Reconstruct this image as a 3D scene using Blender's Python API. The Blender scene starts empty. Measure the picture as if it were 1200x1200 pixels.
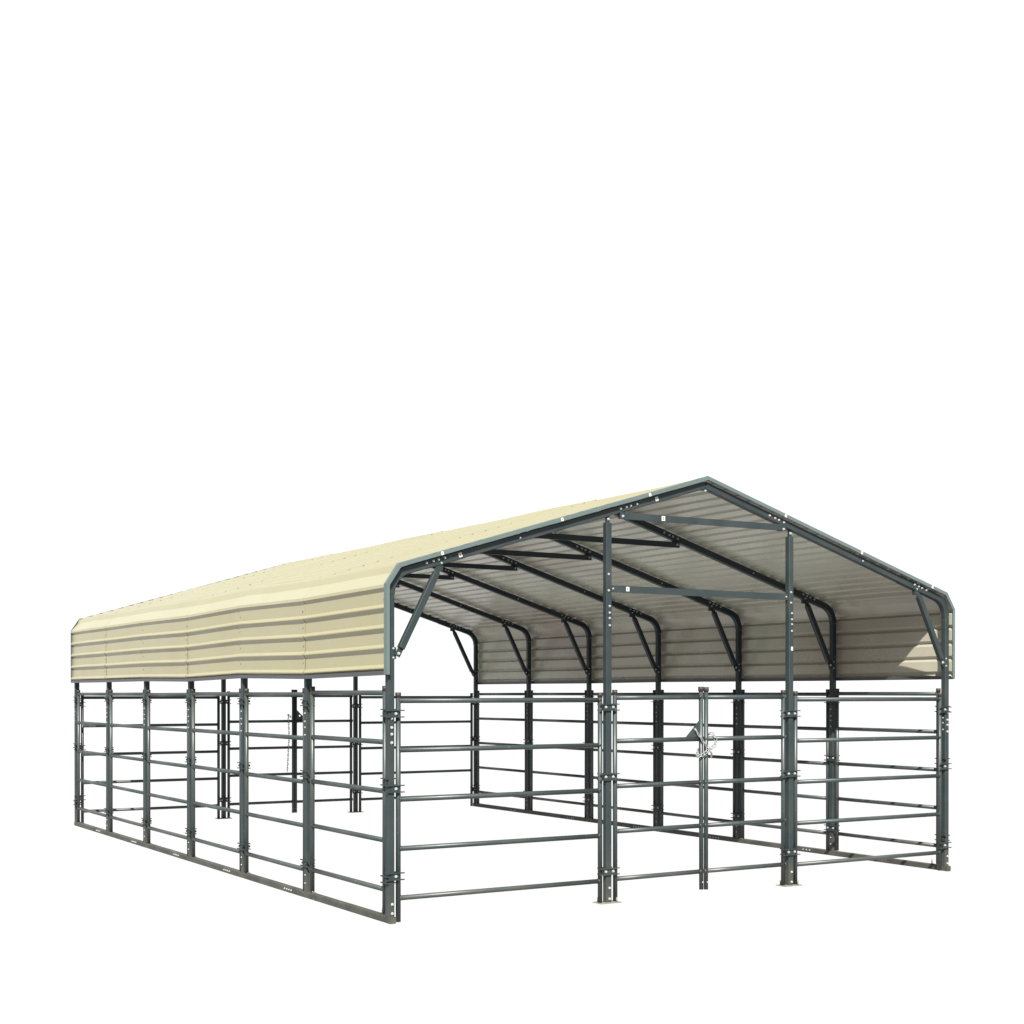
import bpy, math, random
from mathutils import Vector, Matrix
random.seed(7)
S = bpy.context.scene
COL = S.collection
W, L, NB = 6.1, 9.14, 6
BAY = L / NB
D1, D2 = 2.025, 4.053          # door post positions across the front

# ------------------------------------------------------------------ materials
def new_mat(name, base, rough=.5, spec=.4, metal=0., var=.12, var_scale=9., dust=None, dust_amt=0., scuff=None,
            low_dust=0., dust_scale=3.1, bump=.0, bump_scale=40.):
    m = bpy.data.materials.new(name); m.use_nodes = True
    nt = m.node_tree; N = nt.nodes; Lk = nt.links
    b = N['Principled BSDF']
    tc = N.new('ShaderNodeTexCoord')
    n1 = N.new('ShaderNodeTexNoise'); n1.inputs['Scale'].default_value = var_scale; n1.inputs['Detail'].default_value = 6
    Lk.new(tc.outputs['Object'], n1.inputs['Vector'])
    mix = N.new('ShaderNodeMix'); mix.data_type = 'RGBA'
    lo = [c * (1 - var) for c in base]; hi = [min(1, c * (1 + var)) for c in base]
    mix.inputs['A'].default_value = (*lo, 1); mix.inputs['B'].default_value = (*hi, 1)
    Lk.new(n1.outputs['Fac'], mix.inputs['Factor'])
    col = mix.outputs['Result']
    if scuff:
        n2 = N.new('ShaderNodeTexNoise'); n2.inputs['Scale'].default_value = 23; n2.inputs['Detail'].default_value = 8
        n2.inputs['Roughness'].default_value = .7
        Lk.new(tc.outputs['Object'], n2.inputs['Vector'])
        r = N.new('ShaderNodeMapRange'); r.inputs['From Min'].default_value = .62; r.inputs['From Max'].default_value = .72
        r.inputs['To Max'].default_value = .5
        Lk.new(n2.outputs['Fac'], r.inputs['Value'])
        mx = N.new('ShaderNodeMix'); mx.data_type = 'RGBA'; mx.inputs['B'].default_value = (*scuff, 1)
        Lk.new(r.outputs['Result'], mx.inputs['Factor']); Lk.new(col, mx.inputs['A']); col = mx.outputs['Result']
    if dust:
        n3 = N.new('ShaderNodeTexNoise'); n3.inputs['Scale'].default_value = dust_scale; n3.inputs['Detail'].default_value = 7
        Lk.new(tc.outputs['Object'], n3.inputs['Vector'])
        r = N.new('ShaderNodeMapRange'); r.inputs['From Min'].default_value = .42; r.inputs['From Max'].default_value = .75
        r.inputs['To Max'].default_value = dust_amt
        Lk.new(n3.outputs['Fac'], r.inputs['Value'])
        fac = r.outputs['Result']
        if low_dust:
            geo = N.new('ShaderNodeNewGeometry'); sx = N.new('ShaderNodeSeparateXYZ')
            Lk.new(geo.outputs['Position'], sx.inputs[0])
            r2 = N.new('ShaderNodeMapRange'); r2.inputs['From Min'].default_value = .35; r2.inputs['From Max'].default_value = .0
            r2.inputs['To Max'].default_value = low_dust
            Lk.new(sx.outputs['Z'], r2.inputs['Value'])
            ad = N.new('ShaderNodeMath'); ad.operation = 'ADD'; ad.use_clamp = True
            Lk.new(fac, ad.inputs[0]); Lk.new(r2.outputs['Result'], ad.inputs[1]); fac = ad.outputs[0]
        mx = N.new('ShaderNodeMix'); mx.data_type = 'RGBA'; mx.inputs['B'].default_value = (*dust, 1)
        Lk.new(fac, mx.inputs['Factor']); Lk.new(col, mx.inputs['A']); col = mx.outputs['Result']
    Lk.new(col, b.inputs['Base Color'])
    rr = N.new('ShaderNodeMapRange'); rr.inputs['To Min'].default_value = rough - .08; rr.inputs['To Max'].default_value = rough + .12
    Lk.new(n1.outputs['Fac'], rr.inputs['Value']); Lk.new(rr.outputs['Result'], b.inputs['Roughness'])
    b.inputs['Specular IOR Level'].default_value = spec
    b.inputs['Metallic'].default_value = metal
    if bump:
        nb = N.new('ShaderNodeTexNoise'); nb.inputs['Scale'].default_value = bump_scale; nb.inputs['Detail'].default_value = 3
        Lk.new(tc.outputs['Object'], nb.inputs['Vector'])
        bp = N.new('ShaderNodeBump'); bp.inputs['Strength'].default_value = bump; bp.inputs['Distance'].default_value = .01
        Lk.new(nb.outputs['Fac'], bp.inputs['Height']); Lk.new(bp.outputs['Normal'], b.inputs['Normal'])
    return m

M_FRAME = new_mat('slate_green_paint', (.0130, .0195, .0212), rough=.5, spec=.2, var=.2, scuff=(.055, .062, .058),
                  dust=(.075, .068, .05), dust_amt=.16, low_dust=.32, bump=.05)
M_PANEL = new_mat('corral_paint', (.0160, .0240, .0250), rough=.40, spec=.35, var=.25, var_scale=5, scuff=(.09, .10, .085),
                  dust=(.08, .073, .052), dust_amt=.2, low_dust=.22, bump=.05)
M_RAIL = new_mat('dusty_base_rail', (.029, .030, .026), rough=.6, spec=.2, var=.3, var_scale=14, scuff=(.2, .18, .11),
                 dust=(.085, .082, .062), dust_amt=.45, bump=.1)
M_TRIM = new_mat('pale_sage_trim', (.055, .074, .073), rough=.4, spec=.4, var=.12)
M_EAVE = new_mat('blue_grey_trim', (.026, .029, .033), rough=.42, spec=.4, var=.4, var_scale=4, scuff=(.12, .11, .10))
M_SHEET = new_mat('cream_sheet', (.184, .168, .098), rough=.30, spec=.5, var=.07, var_scale=1.3, dust=(.158, .139, .082),
                  dust_amt=.5, bump=.45, bump_scale=3.2, dust_scale=1.3)
M_BACK = new_mat('beige_backer_coat', (.275, .275, .215), rough=.25, spec=.6, var=.15, var_scale=1.1, dust=(.165, .135, .108), dust_amt=.9, dust_scale=.55, bump=.35, bump_scale=4)
M_BOLT = new_mat('zinc_bolt', (.25, .26, .25), rough=.35, spec=.6, metal=.15)
M_SCREW = new_mat('weathered_screw', (.10, .09, .06), rough=.5)
M_CAP = new_mat('brown_grey_cap', (.024, .020, .016), rough=.5, spec=.2, var=.4, var_scale=30)
M_PLATE = new_mat('dusty_plate', (.12, .118, .10), rough=.7, var=.3, var_scale=30)
M_CHAIN = new_mat('galvanised_chain', (.16, .17, .17), rough=.35, spec=.6, metal=.3)
M_LABEL = new_mat('white_label', (.38, .38, .36), rough=.5, var=.03)
M_INK = new_mat('label_ink', (.03, .03, .03), rough=.6)

# ------------------------------------------------------------------ mesh helpers
class MB:
    def __init__(s): s.v, s.f, s.m, s.sm = [], [], [], []
    def add(s, vs, fs, mi=0, smooth=False):
        o = len(s.v); s.v += [tuple(p) for p in vs]
        for f in fs: s.f.append([i + o for i in f]); s.m.append(mi); s.sm.append(smooth)
    def box(s, c, d, mi=0, rot=None):
        c = Vector(c); h = [x / 2 for x in d]
        vs = [Vector((sx * h[0], sy * h[1], sz * h[2])) for sx in (-1, 1) for sy in (-1, 1) for sz in (-1, 1)]
        if rot: vs = [rot @ p for p in vs]
        s.add([p + c for p in vs], [(0, 1, 3, 2), (4, 6, 7, 5), (0, 4, 5, 1), (2, 3, 7, 6), (0, 2, 6, 4), (1, 5, 7, 3)], mi)
    def sweep(s, path, prof, side, mi=0, smooth=False, scale=None):
        """profile points (a,b): a along `side`, b along side x tangent; mitred joints"""
        path = [Vector(p) for p in path]; side = Vector(side).normalized(); n = len(prof); rings = []
        for i, p in enumerate(path):
            t0 = (path[i] - path[i - 1]).normalized() if i else (path[1] - path[0]).normalized()
            t1 = (path[i + 1] - path[i]).normalized() if i < len(path) - 1 else t0
            t = (t0 + t1).normalized(); u = side - t * side.dot(t); u.normalize(); w = t.cross(u)
            k = 1 / max(.3, t.dot(t0))
            rings.append([p + u * a + w * b * k for a, b in prof])
        vs = [q for r in rings for q in r]; fs = []
        for i in range(len(rings) - 1):
            for j in range(n):
                a, b = i * n + j, i * n + (j + 1) % n
                fs.append((a, b, b + n, a + n))
        fs.append(tuple(range(n))[::-1]); fs.append(tuple((len(rings) - 1) * n + j for j in range(n)))
        o = len(s.v); s.v += [tuple(p) for p in vs]
        for k, f in enumerate(fs):
            s.f.append([i + o for i in f]); s.m.append(mi); s.sm.append(smooth and k < len(fs) - 2)
    def tube(s, p0, p1, r, n=14, mi=0):
        p0, p1 = Vector(p0), Vector(p1); t = (p1 - p0).normalized()
        side = Vector((0, 0, 1)) if abs(t.z) < .8 else Vector((1, 0, 0))
        s.sweep([p0, p1], [(r * math.cos(2 * math.pi * i / n), r * math.sin(2 * math.pi * i / n)) for i in range(n)], side, mi, True)
    def build(s, name, mats, parent=None, loc=(0, 0, 0)):
        me = bpy.data.meshes.new(name); me.from_pydata(s.v, [], s.f)
        for m in (mats if isinstance(mats, (list, tuple)) else [mats]): me.materials.append(m)
        me.polygons.foreach_set('material_index', s.m); me.polygons.foreach_set('use_smooth', s.sm)
        me.update()
        import bmesh
        bm = bmesh.new(); bm.from_mesh(me); bmesh.ops.recalc_face_normals(bm, faces=bm.faces); bm.to_mesh(me); bm.free()
        o = bpy.data.objects.new(name, me); COL.objects.link(o); o.location = loc
        if parent: o.parent = parent
        return o

def rect(w, h, c=.004):
    a, b = w / 2, h / 2
    return [(-a + c, -b), (a - c, -b), (a, -b + c), (a, b - c), (a - c, b), (-a + c, b), (-a, b - c), (-a, -b + c)]
def channel(w, d, t=.003):      # open C, web w wide, legs d deep
    a = w / 2
    return [(-a, 0), (a, 0), (a, d), (a - t, d), (a - t, t), (-a + t, t), (-a + t, d), (-a, d)]
def thing(name, label, cat, loc=(0, 0, 0), group=None, rz=0):
    o = bpy.data.objects.new(name, None); COL.objects.link(o); o.location = loc; o.rotation_euler.z = rz
    o.empty_display_size = .1
    o['label'] = label; o['category'] = cat
    if group: o['group'] = group
    return o
def copy_tree(o, parent=None):
    c = o.copy(); COL.objects.link(c); c.parent = parent
    for ch in [x for x in COL.objects if x.parent == o]: copy_tree(ch, c)
    return c

# shared bolt mesh: washer + domed hex head, axis -Y
_b = MB()
def hexhead(mb, c, n, r=.0085, mi=0):
    c, n = Vector(c), Vector(n).normalized()
    sd = Vector((0, 0, 1)) if abs(n.z) < .7 else Vector((1, 0, 0))
    def ring(rad, k=8): return [(rad * math.cos(2 * math.pi * i / k), rad * math.sin(2 * math.pi * i / k)) for i in range(k)]
    mb.sweep([c - n * .001, c + n * .0025], ring(r * 1.25, 12), sd, mi)
    mb.sweep([c + n * .0025, c + n * .010], ring(r * .8, 6), sd, mi)
hexhead(_b, (0, 0, 0), (0, 0, 1))
_tmp = _b.build('bolt', M_BOLT); BOLT = _tmp.data; bpy.data.objects.remove(_tmp)
def bolt(parent, c, n, s=1.0):
    o = bpy.data.objects.new('bolt', BOLT); COL.objects.link(o); o.parent = parent; o.location = c
    o.rotation_euler = Vector(n).to_track_quat('Z', 'Y').to_euler(); o.scale = (s,) * 3
    return o
def sticker(parent, c, n, up, w=.026, h=.034):
    n, up = Vector(n).normalized(), Vector(up).normalized(); u = up.cross(n).normalized(); up = n.cross(u)
    m = MB(); R = Matrix((u, up, n)).transposed()
    m.box(Vector(c), (w, h, .002), 0, R)
    m.box(Vector(c) + n * .0012 + up * h * .18, (w * .45, h * .18, .001), 1, R)
    m.box(Vector(c) + n * .0012 - up * h * .15, (w * .45, h * .22, .001), 1, R)
    return m.build('label_sticker', [M_LABEL, M_INK], parent)

# ------------------------------------------------------------------ shelter outline
XK0, ZK0, XK1, ZK1, SL = -.040, 2.565, .060, 2.712, .2985      # knee corners of the sheeting, slope of roof
XO = 6.11 + (.0)                                                 # mirrored about 3.055
CX = 3.054
def roofz(x): x = x if x < CX else 2 * CX - x; return ZK1 + SL * (x - XK1)
# per frame irregularity of the left wall (dx, dz)
NUDL = [(0, 0), (-.008, -.018), (.007, .004), (-.006, -.018), (.003, -.002), (-.003, -.003), (0, 0)]
NUDR = [(0, 0), (.004, -.003), (-.003, 0), (.003, .004), (0, -.003), (0, 0), (0, 0)]

shelter = thing('corral_shelter', 'cream steel roofed livestock shelter standing on slate green square tube posts', 'shelter')

def frame_path(side):
    """centre line of one half frame, x mirrored for side=1"""
    sl = math.atan(SL); R = .2; off = .048
    z0 = ZK1 + SL * (0 - XK1) - off / math.cos(sl)               # where rafter line meets x=0
    th = math.pi / 2 - sl; tl = R * math.tan(th / 2)
    pts = []
    for i in range(9):
        a = th * i / 8
        pts.append((R - R * math.cos(a), z0 - tl + R * math.sin(a)))
    return z0, pts
Z0R, ARC = frame_path(0)
SLA = math.atan(SL)
def rz(x): x = x if x < CX - .002 else 2 * CX - .008 - x; return Z0R + SL * x      # rafter centre height
XR = 6.1
def mx(x, side): return x if side < 0 else XR - x

def clamp(parent, px, py, z, along, lo, hi, bolts, dull=False):
    """pair of flanged plates gripping post and stiles; `along` 0 = X, 1 = Y"""
    m = MB(); d = 1 - along
    for s in (-1, 1):
        def P(a, o, zz):
            p = [0, 0, zz]; p[along] = a; p[d] = o; return (px + p[0], py + p[1], z + p[2])
        def Dm(a, o, zz):
            p = [0, 0, zz]; p[along] = a; p[d] = o; return p
        c, l = (lo + hi) / 2, hi - lo - (.0 if s < 0 else .05)
        m.box(P(c, s * .0302, 0), Dm(l - .10, .004, .046))
        for zz in (-.025, .025):
            m.box(P(c, s * .0365, zz), Dm(l - (.014 if not dull else .040), .012, .0085))
        for b in bolts:
            nrm = [0, 0, 0]; nrm[d] = s
            hexhead(m, P(b, s * .0325, 0), nrm, .0095, 1)
    return m.build('clamp', [M_FRAME, M_FRAME if dull else M_BOLT], parent)

# ---- portal frames
front_posts = {}
for j in range(NB + 1):
    for side in (-1, 1):
        y = j * BAY + (.02 if j == 1 and side < 0 else 0)
        nd = NUDL[j] if side < 0 else NUDR[j]
        m = MB(); sgn = -side
        x0 = mx(0, side)
        # post: base rail to the bend
        zt = ARC[0][1]
        m.sweep([(x0, y, .052), (x0, y, zt)], rect(.054, .054), (0, 1, 0))
        post = m.build('post', M_FRAME, shelter)
        # rafter with its rolled elbow
        m = MB()
        pts = [(mx(0, side), y, zt + .002)] + [(mx(a, side), y, b) for a, b in ARC[1:]]
        pts.append((mx(CX - .004, side) if side < 0 else XR - (CX - .012), y, Z0R + SL * (CX - .004)))
        m.sweep(pts, rect(.054, .062), (0, 1, 0))
        # splice sleeve on the elbow end
        for a in (.30,):
            xa, xb = mx(a, side), mx(a + .34, side)
            m.sweep([(xa, y, Z0R + SL * a), (xb, y, Z0R + SL * (a + .34))], rect(.058, .067), (0, 1, 0))
        rafter = m.build('rafter', M_FRAME, shelter)
        # splice bolts by the brace and by the collar
        for a in (.30, .36, .405, .46):
            bolt(rafter, (mx(a, side), y - .0305, Z0R + SL * a + .012), (0, -1, 0))
        for a in (2.14, 2.20, 2.245, 2.31):
            bolt(rafter, (mx(a, side), y - .028, Z0R + SL * a + .004), (0, -1, 0))
        bolt(rafter, (mx(1.15, side), y - .028, Z0R + SL * 1.15), (0, -1, 0), .8)
        # tabs that take brace and collar
        m = MB()
        m.box((mx(.428, side), y - .006, Z0R + SL * .428 - .05), (.04, .034, .05))
        m.build('brace_bracket', M_FRAME, rafter); m = MB()
        m.box((mx(2.165, side), y - .006, Z0R + SL * 2.165 - .05), (.045, .030, .06))
        m.build('collar_bracket', M_FRAME, rafter)
        # knee brace: channel with pinched ends
        A = Vector((mx(.43, side), y - .020, 2.752)); B = Vector((mx(.062, side), y - .020, 2.047))
        t = (B - A).normalized()
        m = MB()
        m.sweep([A + t * .085, B - t * .045], rect(.050, .046, .003), t.cross(Vector((0, 1, 0))))
        sd = t.cross(Vector((0, 1, 0)))
        m.sweep([A - t * .028, A + t * .06], rect(.042, .008, .001), sd)
        m.sweep([A + t * .06, A + t * .09], rect(.048, .014, .001), sd)
        m.sweep([B - t * .05, B + t * .022], rect(.046, .010, .001), sd)
        br = m.build('knee_brace', M_FRAME, shelter)
        bolt(br, A + Vector((0, -.006, 0)), (0, -1, 0), 1.15); bolt(br, B + Vector((0, -.007, 0)), (0, -1, 0), 1.15)
        # small bracket on the post for the brace
        m = MB(); m.box((mx(.034, side), y, 2.05), (.026, .03, .09)); m.build('bracket_tab', M_FRAME, post)
        for zz in (2.085, 2.015): bolt(post, (mx(.016, side), y - .028, zz), (0, -1, 0), .8)
        # telescoping splice: bolt column below the top clamp (outer face, inner face and front)
        col = [(1.575), (1.505), (1.455), (1.39)]
        for zz in col:
            if j == 0 or j == NB:
                bolt(post, (x0 + .002, y - .028, zz - .02), (0, -1, 0), 1.1)
            if side > 0 or j > 0: bolt(post, (x0 - .028, y, zz), (-1, 0, 0), .8)
        for zz in (.145, .075):
            if j in (0, NB): bolt(post, (x0 + .006, y - .028, zz), (0, -1, 0), 1.1)
            else: bolt(post, (x0 - .028, y, zz + .05), (-1, 0, 0), .75)
        # clamps for the side panels
        for zz in (1.672, 1.058, .305):
            lo, hi, bl = -.098, .098, (-.040, .040)
            if j == 0: lo, bl, zz = -.06, (.037,), {1.672: 1.60, 1.058: 1.078, .305: .327}[zz]
            if j == NB: hi, bl = .06, (-.037,)
            clamp(post, x0, y, zz + random.uniform(-.008, .008), 1, lo, hi, bl, side < 0)
        if j in (0, NB):
            zs = (1.59, 1.02, .355) if side < 0 else (1.586, 1.03, .256)
            lo, hi, bl = (-.055, .112, (.035,)) if side < 0 else (-.112, .055, (-.035,))
            for zz in zs: clamp(post, x0, y, zz + .012 * (j > 0), 0, lo, hi, bl)
    # collar tie near the ridge
    m = MB(); yy = y - .040
    m.sweep([(2.125, yy, 3.222 if j else 3.23), (3.975, yy, 3.222 if j else 3.24)], channel(.054, .026), (0, 0, -1))
    ct = m.build('collar_tie', M_FRAME, shelter)
    for xx in (2.155, 3.945): bolt(ct, (xx, yy - .027 if False else yy - .001, 3.224), (0, -1, 0), 1.1)
    if j == 0:
        sticker(ct, (2.58, yy - .002, 3.232), (0, -1, 0), (0, 0, 1), .035, .04)
    # ridge plate with its hanging bolt
    m = MB(); m.box((CX, y - .006, 3.535), (.07, .034, .05)); rp = m.build('ridge_plate', M_FRAME, shelter)
    bolt(rp, (CX, y - .024, 3.505), (0, -1, 0), .9)

# ---- door posts and header of both gable ends
for gy, sgn in ((0, -1), (L, 1)):
    for k, dx in enumerate((D1, D2)):
        m = MB(); m.sweep([(dx, gy, .008), (dx, gy, 3.165)], rect(.054, .054), (0, 1, 0))
        dp = m.build('door_post', M_FRAME, shelter)
        m = MB(); m.box((dx, gy, 3.20), (.03, .02, .07)); m.build('bracket_tab', M_FRAME, dp)
        bolt(dp, (dx, gy - .012, 3.195), (0, -1, 0), 1.15)
        for zz in (2.735 if k == 0 else 2.66, 2.60 if k == 0 else 2.565, 2.47, 2.415, 2.37, 2.31): 
            bolt(dp, (dx + (.004 if zz < 2.5 else -.006), gy + sgn * .028, zz), (0, sgn, 0), .95)
        for zz in (.125, .035): bolt(dp, (dx + .004, gy + sgn * .028, zz), (0, sgn, 0), 1.1)
        m = MB(); m.box((dx, gy, .003), (.21, .13, .006))
        m.tube((dx + .065, gy - .045, .004), (dx + .065, gy - .045, .045), .006, 8)
        m.tube((dx - .065, gy + .045, .004), (dx - .065, gy + .045, .045), .006, 8)
        m.build('base_plate', M_PLATE, dp)
        zs = ((1.63, 1.05, .263), (1.562, 1.018, .308))[k]
        for zz in zs: clamp(dp, dx, gy, zz, 0, -.106, .106, (-.037, .037))
        if k == 1 and gy == 0: sticker(dp, (dx + .006, gy - .0285, 2.15), (0, -1, 0), (0, 0, 1), .022, .034)
    m = MB(); m.sweep([(D1 + .029, gy - .012, 2.618), (D2 - .029, gy - .012, 2.618)], channel(.057, .026), (0, 0, -1))
    hb = m.build('header_beam', M_FRAME, shelter)
    if gy == 0: sticker(hb, (D1 + .2, gy - .0145, 2.62), (0, -1, 0), (0, 0, 1), .032, .036)
    for xx in (D1 + .05, D2 - .05): bolt(hb, (xx, gy - .0130, 2.618), (0, -1, 0), .8)

# ---- base rails along both sides
for x0 in (0, W):
    m = MB()
    m.sweep([(x0, -.05, .026), (x0, L + .04, .026)], rect(.055, .052, .005), (1, 0, 0))
    for j in range(NB):          # joint sleeves
        ys = j * BAY + BAY * .9
    br = m.build('base_rail', M_RAIL, shelter)
    for j in range(1, NB):
        for k in range(4): bolt(br, (x0 - .0285, j * BAY + .30 + k * .05 + .02, .028), (-1, 0, 0), .85)
    for j in range(NB + 1):
        m = MB(); yy = j * BAY - .07 if j else .15
        xx = x0 + (.012 if x0 == 0 else -.012)
        m.tube((xx, yy, .04), (xx, yy, .085), .006, 8); m.tube((xx, yy, .085), (xx, yy, .105), .0025, 6)
        m.box((xx, yy, .055), (.03, .04, .004))
        m.build('anchor_pin', M_PLATE if j else M_FRAME, br)

# ------------------------------------------------------------------ roof sheeting
def sheet_profile():
    """outline points (x,z,kind) of the left half from eave to ridge, ribs pushed out along the normal"""
    pts = []
    rh = .020
    def rib(p, t, n, lower_steep, w=.058):
        # trapezoid rib centred at p
        for s_, h_ in (((-.52, 0), (-.08, rh + .003), (.06, rh + .003), (.46, 0)) if lower_steep else ((-.5, 0), (-.16, rh), (.16, rh), (.5, 0))):
            pts.append(p + t * w * s_ + n * h_)
    # wall
    t = Vector((0, 1)); n = Vector((-1, 0))
    p = Vector((XK0, 1.904)); pts.append(p)
    for zc in (1.938, 2.090, 2.242, 2.395): rib(Vector((XK0, zc)), t, n, True)
    # rib on the lower knee
    pts.append(Vector((XK0, 2.522))); pts.append(Vector((XK0 - rh, 2.545)));
    pts.append(Vector((XK0 - rh + .004, 2.570)))
    # facet, then the steep step below the upper knee
    pts.append(Vector((XK1 - .034, 2.664))); pts.append(Vector((XK1 - .016, ZK1 + .006)))
    t = Vector((1, SL)).normalized(); n = Vector((-t.y, t.x))
    s = .045
    Ltot = (CX - XK1) / t.x
    o = Vector((XK1, ZK1))
    pts.append(o + t * .010)
    while s < Ltot - .06:
        rib(o + t * s, t, n, False, .052); s += .1425
    pts.append(Vector((CX, roofz(CX))))
    return pts
HALF = sheet_profile()
FULL = [(p.x, p.y) for p in HALF] + [(2 * CX - p.x + .0, p.y) for p in HALF[-2::-1]]
Y0, Y1 = -.055, L + .06
rnd = random.Random(3)
sheets = []
for j in range(NB):
    ya = Y0 if j == 0 else j * BAY - .03
    yb = Y1 if j == NB - 1 else (j + 1) * BAY + .03
    ns = 10; vs = []; fs = []
    amp = [rnd.uniform(-1, 1) for _ in range(8)]
    lift = .0035 * (j % 2)
    for i in range(ns + 1):
        y = ya + (yb - ya) * i / ns
        f = min(1, max(0, y / BAY - j)); 
        for k, (x, z) in enumerate(FULL):
            left = x < CX
            a, b = (NUDL if left else NUDR)[j], (NUDL if left else NUDR)[j + 1]
            wgt = max(0, 1 - abs((x if left else 2 * CX - x) - XK0) / 1.2)      # nudges fade towards the ridge
            dx = (a[0] * (1 - f) + b[0] * f) * wgt; dz = (a[1] * (1 - f) + b[1] * f) * wgt
            u = k / len(FULL)
            w = math.sin(math.pi * f) * .005 * (amp[0] * math.sin(9 * u * math.pi + amp[1] * 3) + amp[2] * math.sin(17 * u * math.pi + amp[3] * 3))
            w += .0012 * math.sin(f * math.pi * 3 + amp[4] * 3 + u * 40)
            if left: nx, nz = (-1, 0) if z < 2.6 else (-.28, .96)
            else: nx, nz = (1, 0) if z < 2.6 else (.28, .96)
            vs.append((x + dx + nx * (w + lift), y, z + dz + nz * (w + lift)))
    K = len(FULL)
    for i in range(ns):
        for k in range(K - 1):
            a = i * K + k; fs.append((a, a + 1, a + K + 1, a + K))
    m = MB(); m.add(vs, fs, 0, False)
    o = m.build('roof_sheet', [M_SHEET, M_BACK], shelter)
    # make sure normals point up/outwards
    me = o.data
    if sum(p.normal.z * p.area for p in me.polygons) < 0: me.flip_normals()
    sd = o.modifiers.new('thickness', 'SOLIDIFY'); sd.thickness = .0018; sd.offset = -1; sd.material_offset = 1
    sheets.append(o)
# roofing screws
_s = MB(); _s.sweep([(0, 0, -.002), (0, 0, .004)], [(.0075 * math.cos(i * math.pi / 4), .0075 * math.sin(i * math.pi / 4)) for i in range(8)], (1, 0, 0))
_t = _s.build('screw', M_SCREW); SCREW = _t.data; bpy.data.objects.remove(_t)
for j in range(NB + 1):
    par = sheets[min(j, NB - 1)]; y = max(-.02, j * BAY)
    for left in (True, False):
        nd = (NUDL if left else NUDR)[j]
        locs = [(XK0, zz, (-1, 0, 0)) for zz in (2.02, 2.165, 2.32, 2.46)]
        t = Vector((1, SL)).normalized(); s = .045 + .071
        while s < 3.0:
            locs.append((XK1 + t.x * s, ZK1 + t.y * s, (-t.y, 0, t.x))); s += .285
        for x, z, n in locs:
            wgt = max(0, 1 - abs(x - XK0) / 1.2)
            X = x + nd[0] * wgt * (1 if left else -1); 
            o = bpy.data.objects.new('screw', SCREW); COL.objects.link(o); o.parent = par
            N = Vector(n) if left else Vector((-n[0], 0, n[2]))
            p = Vector((X if left else 2 * CX - X, y + rnd.uniform(-.012, .012), z + nd[1] * wgt)) + N * .003
            o.location = p; o.rotation_euler = N.to_track_quat('Z', 'Y').to_euler()

# ---- trims
def outline(off, left, x_end_gap=0):
    """points of the sheeting outline moved outwards by off"""
    t = Vector((1, SL)).normalized()
    pts = [(XK0 - off, 1.886), (XK0 - off, ZK0 + off * .25), (XK1 - off * .6, ZK1 + off * .8), (CX, roofz(CX) + off / t.x)]
    return pts if left else [(2 * CX - a, b) for a, b in pts]
for gy, sgn in ((Y0, -1), (Y1, 1)):
    P = outline(.0215, True); P = P + outline(.0215, False)[-2::-1]
    m = MB()
    # L section: face strip over the sheet ends + return lying on the ribs
    m.sweep([(x, gy + sgn * .006, z) for x, z in P], [(-.003, 0), (.003, 0), (.003, -.030), (-.003, -.030)], (0, 1, 0))
    wd = .03 if sgn < 0 else .012
    m.sweep([(x, gy - sgn * wd / 2 + sgn * .003, z) for x, z in P], [(-wd / 2, .0035), (wd / 2, .0035), (wd / 2, .001), (-wd / 2, .001)], (0, 1, 0))
    tr = m.build('gable_trim', M_TRIM, shelter)
    if sgn < 0:
        for xx in (.42, 1.53, 2.42, 3.95, 4.9, 5.85):
            t = Vector((1, 0, SL if xx < CX else -SL)).normalized()
            sticker(tr, (xx, gy - .0105, roofz(xx) + .004), (0, -1, 0), (-t.z, 0, t.x), .022, .026)
for left in (True, False):
    m = MB(); s = -1 if left else 1; x0 = XK0 if left else 2 * CX - XK0
    nud = NUDL if left else NUDR
    path = [(x0 + s * .001 + nud[j][0], (Y0 + .012 if j == 0 else Y1 - .012 if j == NB else j * BAY), 1.898 + nud[j][1]) for j in range(NB + 1)]
    m.sweep(path, [(-.012, -.014), (.022, -.014), (.022, .018), (.0195, .018), (.0195, -.010), (-.0095, -.010), (-.0095, .018), (-.012, .018)] if left else
            [(-.022, -.014), (.012, -.014), (.012, .018), (.0095, .018), (.0095, -.010), (-.0195, -.010), (-.0195, .018), (-.022, .018)], (-1, 0, 0) if left else (-1, 0, 0))
    m.build('eave_trim', M_EAVE, shelter)
# stickers on the front rafters
for xx in (.60, 2.52):
    sticker(shelter, (xx, -.0285, rz(xx)), (0, -1, 0), (-SL, 0, 1), .03, .034).name = 'label_sticker'

# ------------------------------------------------------------------ fences
RZ_FRONT = [1.689 - .376 * i for i in range(5)]
RZ_SIDE = [1.736 - .3755 * i for i in range(5)]
RR = .0195
def stile(parent, x, y, z0, z1, cap=True, name='stile', capr=.0225):
    m = MB(); m.tube((x, y, z0), (x, y, z1 - .004), RR, 14); o = m.build(name, M_PANEL, parent)
    if cap:
        m = MB(); m.tube((x, y, z1 - .038), (x, y, z1), capr, 14); m.build('end_cap', M_CAP, o)
    return o
def rails(parent, a, b, zs, along):
    for z in zs:
        m = MB()
        p0, p1 = ((a, 0, z), (b, 0, z)) if along == 0 else ((0, a, z), (0, b, z))
        e = RR * .7; d = Vector((0, 0, 0)); 
        m.tube(Vector(p0), Vector(p1), RR, 14)
        # weld collars
        for s, q in ((1, p0), (-1, p1)):
            ax = Vector((1, 0, 0)) if along == 0 else Vector((0, 1, 0))
            m.tube(Vector(q) + ax * s * (RR * .6), Vector(q) + ax * s * (RR * 1.18), RR * 1.1, 12)
        m.build('rail', M_PANEL, parent)

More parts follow.
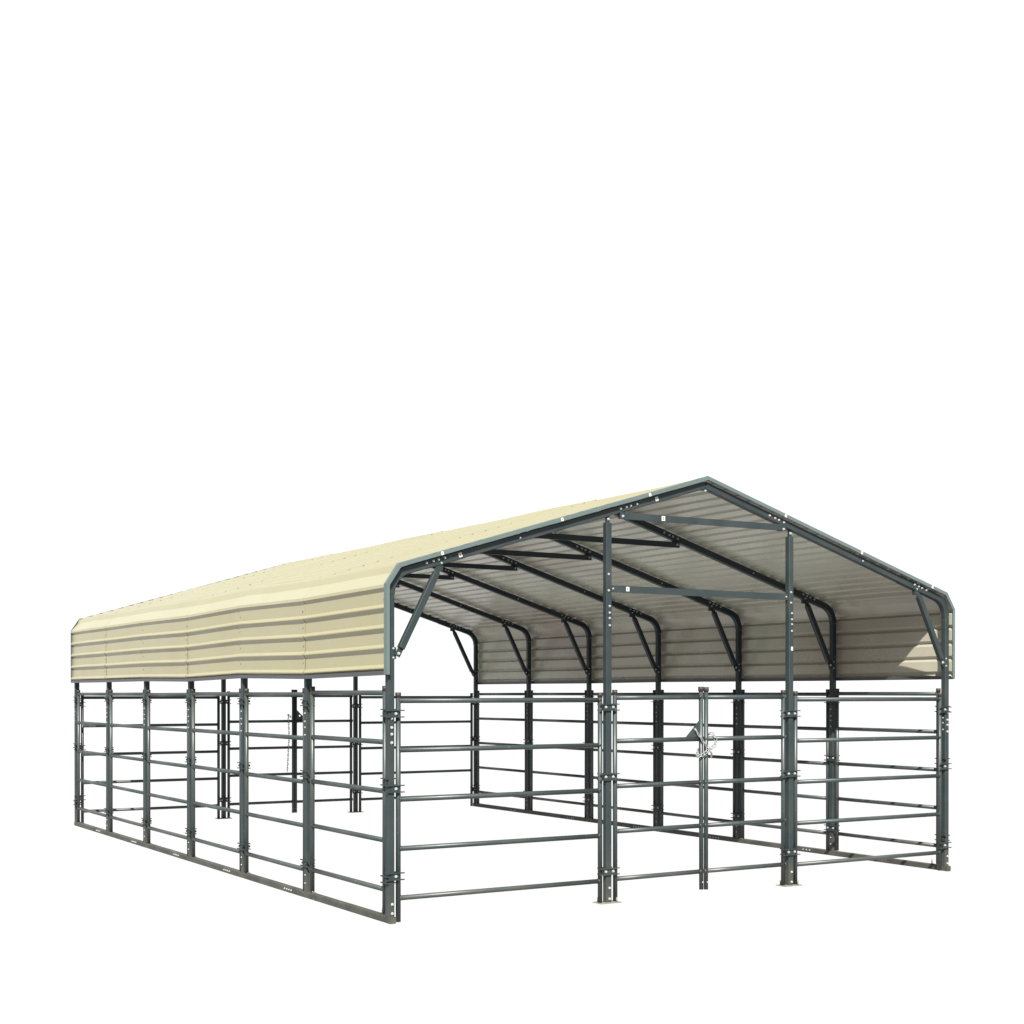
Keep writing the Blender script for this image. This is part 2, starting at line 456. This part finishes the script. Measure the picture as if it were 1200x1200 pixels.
side_lab = {}
ordn = ['nearest the front corner', 'second from the front', 'third from the front', 'fourth from the front', 'fifth from the front', 'farthest back']
proto = None
for si, (x0, sname) in enumerate(((0, 'left'), (W, 'right'))):
    for j in range(NB):
        where = ['beside the front corner post', 'second bay from the front', 'third bay from the front', 'fourth bay from the front',
                 'fifth bay from the front', 'rearmost bay by the back corner post'][j]
        lab = f"slate five-rail fence on the {sname} side, {where}"
        if proto is None:
            proto = thing('livestock_fence', lab, 'fence', (x0, .010, 0), 'fences along the sides of the shelter')
            stile(proto, 0, .075, .054, 1.79); stile(proto, 0, BAY - .075, .054, 1.79)
            rails(proto, .075, BAY - .075, RZ_SIDE, 1)
            m = MB()
            pn = proto
        else:
            pn = copy_tree(proto); pn.location = (x0, j * BAY + (.010 if j == 0 else .012 if j == 1 and si == 0 else 0), 0); pn['label'] = lab
        pn.rotation_euler = (random.uniform(-.0018, .0018), random.uniform(-.002, .002), random.uniform(-.0015, .0015))
        pn.location.z = [.012, 0, .002, -.003, .001, 0][j] * (1 if si == 0 else .4)

wide = None
for gi, (gy, gname) in enumerate(((0, 'front'), (L, 'back'))):
    for k, (xa, xb) in enumerate(((0.0, D1), (D2, W))):
        lab = f"wide slate five-rail fence at the {gname} {'left' if k == 0 else 'right'} between corner post and gate post"
        a, b = (xa + (.071 if k == 0 else .074), xb - (.074 if k == 0 else .075))
        pn = thing('livestock_fence', lab, 'fence', (a, gy, 0), 'wide fences beside the gates')
        stile(pn, 0, 0, .004, 1.752 if k == 0 else 1.765); stile(pn, b - a, 0, .008, 1.752)
        rails(pn, 0, b - a, RZ_FRONT, 0)

GZ = [1.708, 1.345, .968, .59, .192]
def gate_leaf(name, lab, x_hinge, x_latch, gy, gusset, flip, grp):
    """flip: seen from behind"""
    g = thing(name, lab, 'gate', (x_hinge, gy, 0), grp)
    l = x_latch - x_hinge
    h = stile(g, 0, 0, .012, 1.775); s = stile(g, l, 0, .035, 1.80, capr=.025)
    zs = GZ if gusset else [z + .004 for z in GZ]
    rails(g, 0, l, zs, 0)
    if gusset:
        d = -1 if l > 0 else 1; w_ = .165; m = MB()
        zt, zb = 1.515, zs[1] + .01; t = .004
        xs = l + d * .012
        # triangle with a keyhole cut: outer triangle minus hole ring
        A, B, C = (xs, zt), (xs, zb), (xs + d * w_, zb)
        hx, hz, hr = l + d * .062, 1.425, .013
        n = 24; ring = [(hx + hr * math.cos(2 * math.pi * i / n), hz + hr * math.sin(2 * math.pi * i / n)) for i in range(n)]
        # outer boundary sampled by ray casting from the hole centre
        def hit(a):
            dx, dz = math.cos(a), math.sin(a); best = 9
            for (p, q) in ((A, B), (B, C), (C, A)):
                ex, ez = q[0] - p[0], q[1] - p[1]; den = dx * ez - dz * ex
                if abs(den) < 1e-9: continue
                tt = ((p[0] - hx) * ez - (p[1] - hz) * ex) / den; uu = ((p[0] - hx) * dz - (p[1] - hz) * dx) / den
                if tt > 0 and -1e-6 <= uu <= 1 + 1e-6: best = min(best, tt)
            return (hx + dx * best, hz + dz * best)
        angs = sorted([2 * math.pi * i / n for i in range(n)] + [math.atan2(p[1] - hz, p[0] - hx) % (2 * math.pi) for p in (A, B, C)])
        inner = [(hx + hr * math.cos(a), hz + hr * math.sin(a)) for a in angs]; outer = [hit(a) for a in angs]
        k = len(angs); vs = []; fs = []
        for yy in (-t / 2, t / 2):
            vs += [(p[0], yy, p[1]) for p in inner] + [(p[0], yy, p[1]) for p in outer]
        for i in range(k):
            i2 = (i + 1) % k
            fs += [(i, i2, k + i2, k + i), (2 * k + i, 3 * k + i, 3 * k + i2, 2 * k + i2), (k + i, k + i2, 3 * k + i2, 3 * k + i), (i, 2 * k + i, 2 * k + i2, i2)]
        m.add(vs, fs); m.build('chain_gusset', M_PANEL, g)
    bolt(s, (l, -.0205, .10), (0, -1, 0), .7)
    return g
_g = gate_leaf('metal_gate', 'left leaf of the front double gate with the triangular chain gusset', D1 + .074, 3.022, 0, True, False, 'front double gate leaves')
_g.rotation_euler.y = -.003; _g.location.x += .008
gate_leaf('metal_gate', 'right leaf of the front double gate wrapped by the chain', D2 - .074, 3.082, 0, False, False, 'front double gate leaves')
gate_leaf('metal_gate', 'right leaf of the back double gate with the small gusset, seen through the shelter', D2 - .074, 3.108, L, True, True, 'back double gate leaves')
gate_leaf('metal_gate', 'left leaf of the back double gate beside the hanging chain, seen through the shelter', D1 + .074, 3.068, L, False, True, 'back double gate leaves')

# ------------------------------------------------------------------ chains
def catmull(P, n=12):
    P = [Vector(p) for p in P]; P = [P[0] * 2 - P[1]] + P + [P[-1] * 2 - P[-2]]; out = []
    for i in range(1, len(P) - 2):
        for k in range(n):
            t = k / n
            out.append(.5 * ((2 * P[i]) + (P[i + 1] - P[i - 1]) * t + (2 * P[i - 1] - 5 * P[i] + 4 * P[i + 1] - P[i + 2]) * t * t
                             + (3 * P[i] - P[i - 1] - 3 * P[i + 1] + P[i + 2]) * t ** 3))
    out.append(P[-2]); return out
def chain(name, lab, pts, pitch=.032, ll=.047, lw=.031, r=.0042):
    c = catmull(pts); Ls = [0]
    for a, b in zip(c, c[1:]): Ls.append(Ls[-1] + (b - a).length)
    def at(s):
        for i in range(len(c) - 1):
            if Ls[i + 1] >= s:
                f = (s - Ls[i]) / max(1e-9, Ls[i + 1] - Ls[i]); return c[i].lerp(c[i + 1], f)
        return c[-1]
    m = MB(); s = pitch / 2; k = 0; org = Vector(pts[0])
    ref = Vector((.4, -1, .2)).normalized()
    while s < Ls[-1] - pitch / 2:
        p = at(s); t = (at(s + pitch / 2) - at(s - pitch / 2)).normalized()
        u = ref - t * ref.dot(t); u.normalize(); v = t.cross(u)
        if k % 2 == 0: pl, nr = v, u
        else: pl, nr = (v * .64 + u * .77).normalized(), (u * .64 - v * .77).normalized()
        # stadium loop
        loop = []; R_ = lw / 2 - r; hs = ll / 2 - lw / 2
        for i in range(7): a = -math.pi / 2 + math.pi * i / 6; loop.append((hs + R_ * math.cos(a), R_ * math.sin(a)))
        for i in range(7): a = math.pi / 2 + math.pi * i / 6; loop.append((-hs + R_ * math.cos(a), R_ * math.sin(a)))
        n = len(loop); vs = []; fs = []; q = 6
        for i in range(n):
            a, b = loop[i]; a2, b2 = loop[(i + 1) % n]; a0, b0 = loop[i - 1]
            tg = Vector((a2 - a0, b2 - b0)).normalized(); nn = Vector((tg.y, -tg.x))
            for e in range(q):
                an = 2 * math.pi * e / q
                P_ = p - org + t * (a + nn.x * r * math.cos(an)) + pl * (b + nn.y * r * math.cos(an)) + nr * r * math.sin(an)
                vs.append(P_)
        for i in range(n):
            for e in range(q):
                fs.append((i * q + e, i * q + (e + 1) % q, ((i + 1) % n) * q + (e + 1) % q, ((i + 1) % n) * q + e))
        m.add(vs, fs, 0, True); s += pitch; k += 1
    o = m.build(name, M_CHAIN, None, org); o['label'] = lab; o['category'] = 'chain'
    return o
chain('chain', 'bright galvanised chain looped around the two latch stiles of the front gate',
      [(2.952, .014, 1.432), (2.955, -.018, 1.420), (3.01, -.034, 1.34), (3.07, -.038, 1.28), (3.11, -.036, 1.268), (3.150, -.034, 1.293),
       (3.163, -.032, 1.335), (3.140, -.024, 1.385), (3.128, .006, 1.398), (3.115, .028, 1.36), (3.06, .034, 1.30), (3.02, .032, 1.25),
       (2.985, .012, 1.205), (2.982, -.024, 1.200), (3.025, -.036, 1.215), (3.07, -.040, 1.245), (3.098, -.044, 1.235), (3.112, -.036, 1.200), (3.104, -.030, 1.165)])
chain('chain', 'dark chain hanging straight down beside the back gate stiles, seen through the shelter',
      [(3.150, L, 1.425), (3.10, L + .034, 1.40), (3.02, L + .036, 1.42), (2.995, L + .0, 1.44), (2.985, L - .026, 1.36), (2.992, L - .03, 1.15), (2.98, L - .03, .9), (2.965, L - .03, .62)])

# ------------------------------------------------------------------ light, world, camera
EXPO = 1.6
w = bpy.data.worlds.new('World'); S.world = w; w.use_nodes = True
nt = w.node_tree; N = nt.nodes; bg = N['Background']
tc = N.new('ShaderNodeTexCoord'); sx = N.new('ShaderNodeSeparateXYZ'); nt.links.new(tc.outputs['Generated'], sx.inputs[0])
mr = N.new('ShaderNodeMapRange'); mr.inputs['From Min'].default_value = -.15; mr.inputs['From Max'].default_value = .6
mr.interpolation_type = 'SMOOTHSTEP'
nt.links.new(sx.outputs['Z'], mr.inputs['Value'])
mixc = N.new('ShaderNodeMix'); mixc.data_type = 'RGBA'
mixc.inputs['A'].default_value = (1.04, 1.02, 1.01, 1); mixc.inputs['B'].default_value = (1.22, 1.36, 1.42, 1)
nt.links.new(mr.outputs['Result'], mixc.inputs['Factor']); nt.links.new(mixc.outputs['Result'], bg.inputs['Color'])
bg.inputs['Strength'].default_value = 1.0 / 2 ** EXPO

sun = bpy.data.lights.new('sun', 'SUN'); sun.energy = 5.0; sun.angle = math.radians(.5); sun.color = (1, .965, .90)
so = bpy.data.objects.new('sun', sun); COL.objects.link(so)
so.rotation_euler = Vector((.656, 1, -1.05)).to_track_quat('-Z', 'Y').to_euler(); so.location = (-8, -12, 12)

f, yaw, pitch = 1636.33, .5398, -.0038
cam = bpy.data.cameras.new('camera'); co = bpy.data.objects.new('camera', cam); COL.objects.link(co)
co.location = (-4.7891, -9.4819, 1.7423)
co.rotation_euler = Vector((math.sin(yaw) * math.cos(pitch), math.cos(yaw) * math.cos(pitch), math.sin(pitch))).to_track_quat('-Z', 'Y').to_euler()
cam.sensor_width = 36; cam.lens = 36 * f / 1200; cam.shift_x = 25 / 1200; cam.shift_y = (819.08 - 600) / 1200
cam.clip_end = 500
S.camera = co
S.view_settings.view_transform = 'Standard'; S.view_settings.look = 'None'; S.view_settings.exposure = EXPO; S.view_settings.gamma = 1
S.view_settings.use_curve_mapping = False
S.render.film_transparent = False
